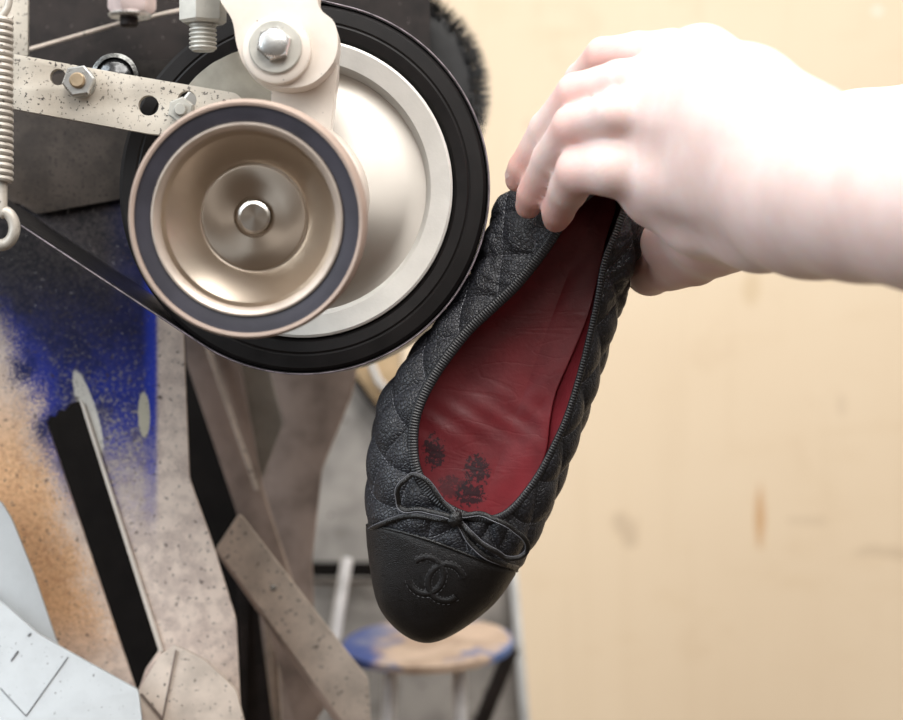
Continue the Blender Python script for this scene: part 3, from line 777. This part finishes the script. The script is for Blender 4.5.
# crumbs of bright debris in the heel are left as tiny thread specks on the lining
# outsole with low heel
F0 = Pn(Fp[:, 0], Fp[:, 1], dF-.002); rows = []
out_ = Fp-inw*3; th_ = .0035+.0085*np.clip(1-np.minimum(uu, NS-uu)/3.6, 0, 1)**.3*(np.minimum(uu, NS-uu) < 3.6)
Fc = toaxis(Fp)
rows = [F0, Pn(out_[:, 0], out_[:, 1], dF-.001), Pn(out_[:, 0], out_[:, 1], dF+th_-.0006), Pn(Fp[:, 0], Fp[:, 1], dF+th_)]
for v in np.linspace(.2, 1, 5): q = Fp*(1-v)+Fc*v; rows.append(Pn(q[:, 0], q[:, 1], dF+th_))
obj('outsole', fixnormals(grid_mesh(np.stack(rows, 1))), M['outsole'], shoe, 40)
# bow
bow = None
def cord(name, pts, lifts, r=.0016, n=8, parent=None):
    r = .00135
    d = drape(pts, 0, n, False, lifts)
    N_ = np.tile(np.array([0.05, -1, .1]), (len(d), 1))
    b = tube(d, r, 12, False, .62, N_)
    s = np.cross(np.gradient(d, axis=0), (0, -1, 0)); s /= np.linalg.norm(s, axis=1)[:, None]+1e-9
    e = tube(d+s*r*.78+np.array([0, -r*.42, 0]), .00022, 5)
    return obj(name, b, M['cord'], parent), e
kn = on(454, 517, .0028)[0]
kb = bmesh.new(); bmesh.ops.create_icosphere(kb, subdivisions=4, radius=1)
for v in kb.verts:
    v.co = Vector((v.co.x*.0036*(1+.10*math.sin(9*v.co.z)), v.co.y*.0028, v.co.z*.0043*(1+.08*math.sin(7*v.co.x)))); v.co.rotate(Euler((0, .35, 0))); v.co += kn
bow = obj('bow', kb, M['cord'], shoe)
edges = []
for nm, pts, li in (
    ('loop', [(452, 514), (444, 503), (432, 487), (419, 479), (406, 480), (399, 488), (400, 500), (409, 509), (426, 512), (442, 514), (453, 517)], [.003, .004, .006, .007, .006, .0045, .0035, .003, .003]),
    ('loop', [(456, 515), (470, 514), (488, 517), (505, 524), (516, 533), (519, 544), (512, 552), (498, 552), (484, 545), (471, 530), (457, 519)], [.003, .0045, .006, .007, .0065, .005, .004, .0035, .003]),
    ('tail', [(451, 518), (438, 519), (420, 516), (402, 517), (385, 522), (366, 532)], [.002, .0018, .0016, .0014, .001]),
    ('tail', [(456, 520), (463, 531), (473, 544), (485, 555), (500, 562), (516, 567)], [.002, .002, .0018, .0014, .001])):
    o, e = cord(nm, pts, li, parent=bow); edges.append(e)
obj('edge_thread', join_bm(*edges), M['thread'], bow)
# embossed emblem of two interlocked rings on the toe cap
em = []; el = []
ca, sa_ = math.cos(math.radians(20)), math.sin(math.radians(20))
for sgn in (-1, 1):
    def arc(R, a0=33, n=44):
        out = []
        for i in range(n+1):
            a = math.radians(a0)+math.radians(360-2*a0)*i/n
            x = sgn*(10.5+R*math.cos(a)); y = R*math.sin(a)*1.05
            out.append((436+x*ca-y*sa_, 579+x*sa_+y*ca))
        return out
    a_ = arc(17.5)
    pts = np.array([np.array(on(x, y, .0001)[0]) for x, y in a_]); ns = np.array([np.array(on(x, y)[1]) for x, y in a_])
    em.append(tube(pts, .0016, 10, False, .45, ns))
    for R in (14.0, 21.0):
        q = arc(R, 32 if R > 15 else 36)
        for i in range(0, len(q)-1, 1):
            if i % 2 == 0 and random.random() < .93:
                A, n1 = on(*q[i], .00025); B, _ = on(*q[i+1], .00025)
                el.append(tube([A, B], .00024, 5))
lg = obj('emblem', join_bm(*em), M['cap'], cap)
obj('emblem_stitching', join_bm(*el), simple('black_thread', (.055, .053, .055), .5, bump=0), lg)

# ------------------------------------------------------------------ person: both hands and forearms as one body
def W(q): return np.array(P(q[0], q[1], q[2]))
def rcone(Pts, a, b, ra, rb):
    ba = b-a; L2 = ba@ba; pa = Pts-a
    h = np.clip((pa@ba)/L2, 0, 1)
    return np.linalg.norm(pa-h[:, None]*ba, axis=1)-(ra+(rb-ra)*h)
def smin(a, b, k):
    h = np.clip(.5+.5*(b-a)/k, 0, 1); return b*(1-h)+a*h-k*h*(1-h)
def chain(Pts, q, k=.003):
    d = None
    for A, B in zip(q, q[1:]):
        e = rcone(Pts, W(A), W(B), A[3], B[3]); d = e if d is None else smin(d, e, k)
    return d
R_index = [(650, 172, .922, .0145), (612, 168, .920, .0130), (580, 170, .930, .0110), (568, 190, .950, .0092), (558, 211, .967, .0078), (556, 219, .973, .0068)]
R_mid = [(655, 112, .915, .0120), (612, 113, .912, .0098), (573, 125, .930, .0094), (550, 158, .955, .0084), (533, 194, .974, .0077), (528, 206, .980, .0066)]
R_ring = [(662, 78, .918, .0115), (620, 80, .920, .0093), (576, 92, .938, .0089), (546, 128, .962, .0080), (523, 168, .980, .0073), (517, 180, .985, .0063)]
R_pin = [(672, 52, .925, .0105), (638, 50, .935, .0085), (603, 54, .950, .0080), (580, 78, .972, .0072), (562, 108, .985, .0066), (556, 120, .990, .0056)]
R_thumb = [(775, 222, .905, .0190), (730, 238, .945, .0150), (695, 259, .985, .0130), (668, 267, 1.012, .0125)]
R_tip = [(664, 266, 1.014, .0124), (650, 272, 1.030, .0122), (646, 273, 1.036, .0112)]
R_palm = [
    [(672, 57, .922, .0110), (702, 62, .905, .0148), (750, 97, .882, .0200), (800, 138, .858, .0225)],
    [(662, 82, .915, .0125), (735, 108, .880, .022), (805, 150, .85, .026)],
    [(655, 114, .912, .0135), (735, 140, .878, .023), (815, 170, .845, .028)],
    [(650, 178, .925, .0165), (730, 178, .885, .0225), (810, 200, .85, .028)],
    [(660, 200, .930, .0135), (700, 216, .925, .0170), (760, 224, .890, .0195), (820, 215, .85, .024)],
    [(808, 190, .85, .0345), (862, 195, .815, .0335), (930, 203, .78, .0330), (1120, 225, .70, .038)],
    [(655, 143, .922, .0115), (606, 147, .926, .0088)],
    [(775, 218, .905, .018), (705, 232, .955, .0165), (668, 243, .990, .0130)],
    [(640, 140, .926, .0125), (700, 150, .91, .016), (740, 160, .885, .022)]]
L_palm = [
    [(1130, 120, .97, .038), (960, 140, .965, .0315), (860, 150, .965, .0275), (800, 160, .97, .0255)],
    [(800, 150, .972, .022), (720, 130, .985, .012)],
    [(800, 160, .972, .022), (715, 155, .985, .012)],
    [(800, 170, .972, .022), (715, 180, .985, .012)],
    [(800, 175, .972, .020), (722, 200, .990, .012)]]
L_f = [
    [(722, 130, .985, .0105), (672, 122, 1.005, .0092), (640, 128, 1.040, .0085), (628, 134, 1.065, .0072)],
    [(716, 155, .985, .0108), (665, 150, 1.008, .0095), (636, 156, 1.055, .0086), (620, 164, 1.082, .0074)],
    [(716, 180, .985, .0108), (676, 176, 1.020, .0095), (646, 182, 1.068, .0086), (622, 190, 1.088, .0074)],
    [(724, 200, .990, .0100), (690, 202, 1.026, .0088), (664, 206, 1.066, .0080), (642, 210, 1.086, .0068)],
    [(780, 190, .975, .0150), (740, 215, 1.000, .0120), (705, 225, 1.025, .0105), (685, 222, 1.048, .0090)]]
def body(Pts):
    pr_ = None
    for q in R_palm:
        e = chain(Pts, q, .008); pr_ = e if pr_ is None else smin(pr_, e, .010)
    d = pr_
    for q, k in ((R_index, .006), (R_mid, .006), (R_ring, .006), (R_pin, .006), (R_thumb, .010)):
        f = chain(Pts, q, .0025)
        d = smin(d, smin(pr_, f, k), .0014)
    d = smin(d, chain(Pts, R_tip, .002), .0012)
    pl_ = None
    for q in L_palm:
        e = chain(Pts, q, .008); pl_ = e if pl_ is None else smin(pl_, e, .009)
    dl = pl_
    for q in L_f: dl = np.minimum(dl, smin(pl_, chain(Pts, q, .0025), .006))
    return np.minimum(d, dl)
def surface_nets(lo, hi, h, fn):
    n = np.ceil((hi-lo)/h).astype(int)+1
    ax = [lo[i]+h*np.arange(n[i]) for i in range(3)]
    # coarse pass to find the active cells
    vol = np.empty(n, np.float32)
    st = 4; hc_ = h*st
    nc = (n+st-1)//st+1
    axc = [lo[i]+hc_*np.arange(nc[i]) for i in range(3)]
    g = np.stack(np.meshgrid(*axc, indexing='ij'), -1).reshape(-1, 3)
    cv = fn(g).reshape(nc)
    idx = [np.clip(np.round(np.arange(n[i])/st).astype(int), 0, nc[i]-1) for i in range(3)]
    vol[:] = cv[np.ix_(*idx)]
    act = np.nonzero((np.abs(vol) < hc_*1.1+.004).ravel())[0]
    vf = vol.ravel()
    for s in range(0, len(act), 400000):
        a = act[s:s+400000]; i, j, k = np.unravel_index(a, n)
        vf[a] = fn(np.stack([ax[0][i], ax[1][j], ax[2][k]], -1))
    vol = vf.reshape(n); ins = vol < 0
    c = ins[:-1, :-1, :-1].astype(np.int8).copy(); c[:] = 0
    for dx in (0, 1):
        for dy in (0, 1):
            for dz in (0, 1): c += ins[dx:n[0]-1+dx, dy:n[1]-1+dy, dz:n[2]-1+dz]
    cell = (c > 0) & (c < 8); ci = np.stack(np.nonzero(cell), -1)
    vid = -np.ones(cell.shape, int); vid[cell] = np.arange(len(ci))
    acc = np.zeros((len(ci), 3)); cnt = np.zeros(len(ci))
    cor = [(x, y, z) for x in (0, 1) for y in (0, 1) for z in (0, 1)]
    for A in cor:
        for B in cor:
            if sum(B)-sum(A) == 1 and all(b_ >= a_ for a_, b_ in zip(A, B)):
                va = vol[tuple((ci+A).T)]; vb = vol[tuple((ci+B).T)]
                m = (va < 0) != (vb < 0); t = np.where(m, va/(va-vb+1e-20), 0)[:, None]
                p = ci+np.array(A)+t*(np.array(B)-np.array(A))
                acc[m] += p[m]; cnt[m] += 1
    V = lo+h*acc/cnt[:, None]; F = []
    for a in range(3):
        o1, o2 = [(1, 2), (2, 0), (0, 1)][a]
        s0 = [slice(None)]*3; s1 = [slice(None)]*3; s0[a] = slice(0, -1); s1[a] = slice(1, None)
        ch = ins[tuple(s0)] != ins[tuple(s1)]
        e = np.stack(np.nonzero(ch), -1)
        e = e[(e[:, o1] > 0) & (e[:, o2] > 0) & (e[:, o1] < n[o1]-1) & (e[:, o2] < n[o2]-1)]
        sgn = ins[tuple(e.T)]
        q = []
        for d1, d2 in ((-1, -1), (0, -1), (0, 0), (-1, 0)):
            x = e.copy(); x[:, o1] += d1; x[:, o2] += d2; q.append(vid[tuple(x.T)])
        q = np.stack(q, 1); q[~sgn] = q[~sgn][:, ::-1]; F.append(q)
    F = np.concatenate(F); F = F[(F >= 0).all(1)]
    return V, F
lo = np.array([.020, .66, 1.225]); hi = np.array([.262, 1.105, 1.385])
V, F = surface_nets(lo, hi, .0015, body)
pm = from_np(V, F)
# flush: redder finger joints, fingertips and thumb
fl_ = np.zeros(len(V))
for q in (R_index, R_mid, R_ring, R_pin):
    for i, (r, a) in {2: (.012, .5), 4: (.014, .6), 0: (.016, .14), 5: (.012, .6)}.items():
        d = np.linalg.norm(V-W(q[i]), axis=1); fl_ = np.maximum(fl_, a*np.clip(1.6-d/r, 0, 1))
for q in R_thumb[1:]:
    d = np.linalg.norm(V-W(q), axis=1); fl_ = np.maximum(fl_, .6*np.clip(1.9-d/.016, 0, 1))
at = pm.attributes.new('flush', 'FLOAT', 'POINT'); at.data.foreach_set('value', fl_.astype(np.float32))
man = obj('person', pm, M['skin'], None, 180)
tag(man, 'person with pale bare forearms reaching in from the right, gripping the shoe by its heel', 'person')
sm_ = man.modifiers.new('smooth', 'SMOOTH'); sm_.factor = .5; sm_.iterations = 8
# nails on the outer side of the fingertips
for q in (R_ring,):
    A, B = W(q[3]), W(q[5]); t_ = (B-A)/np.linalg.norm(B-A); c = W(q[4])
    bk = W(q[2])-W(q[1]); dorsal = np.array([-1, -.25, .35]); dorsal -= dorsal@t_*t_; dorsal /= np.linalg.norm(dorsal); s = np.cross(t_, dorsal)
    g = []
    r = q[4][3]*1.0
    for i in np.linspace(-1, 1, 9):
        row = []
        for j in np.linspace(0, 1, 9):
            wv_ = math.sqrt(max(0, 1-max(0, (j-.6)/.4)**2*.6)) * .95
            a = i*.75*wv_
            row.append(c+t_*(j*.0095-.002)+(dorsal*math.cos(a)+s*math.sin(a))*(r-.0001-.0012*max(0, j-.5)))
        g.append(row)
    obj('fingernail', grid_mesh(np.array(g), False), M['nail'], man, 180)
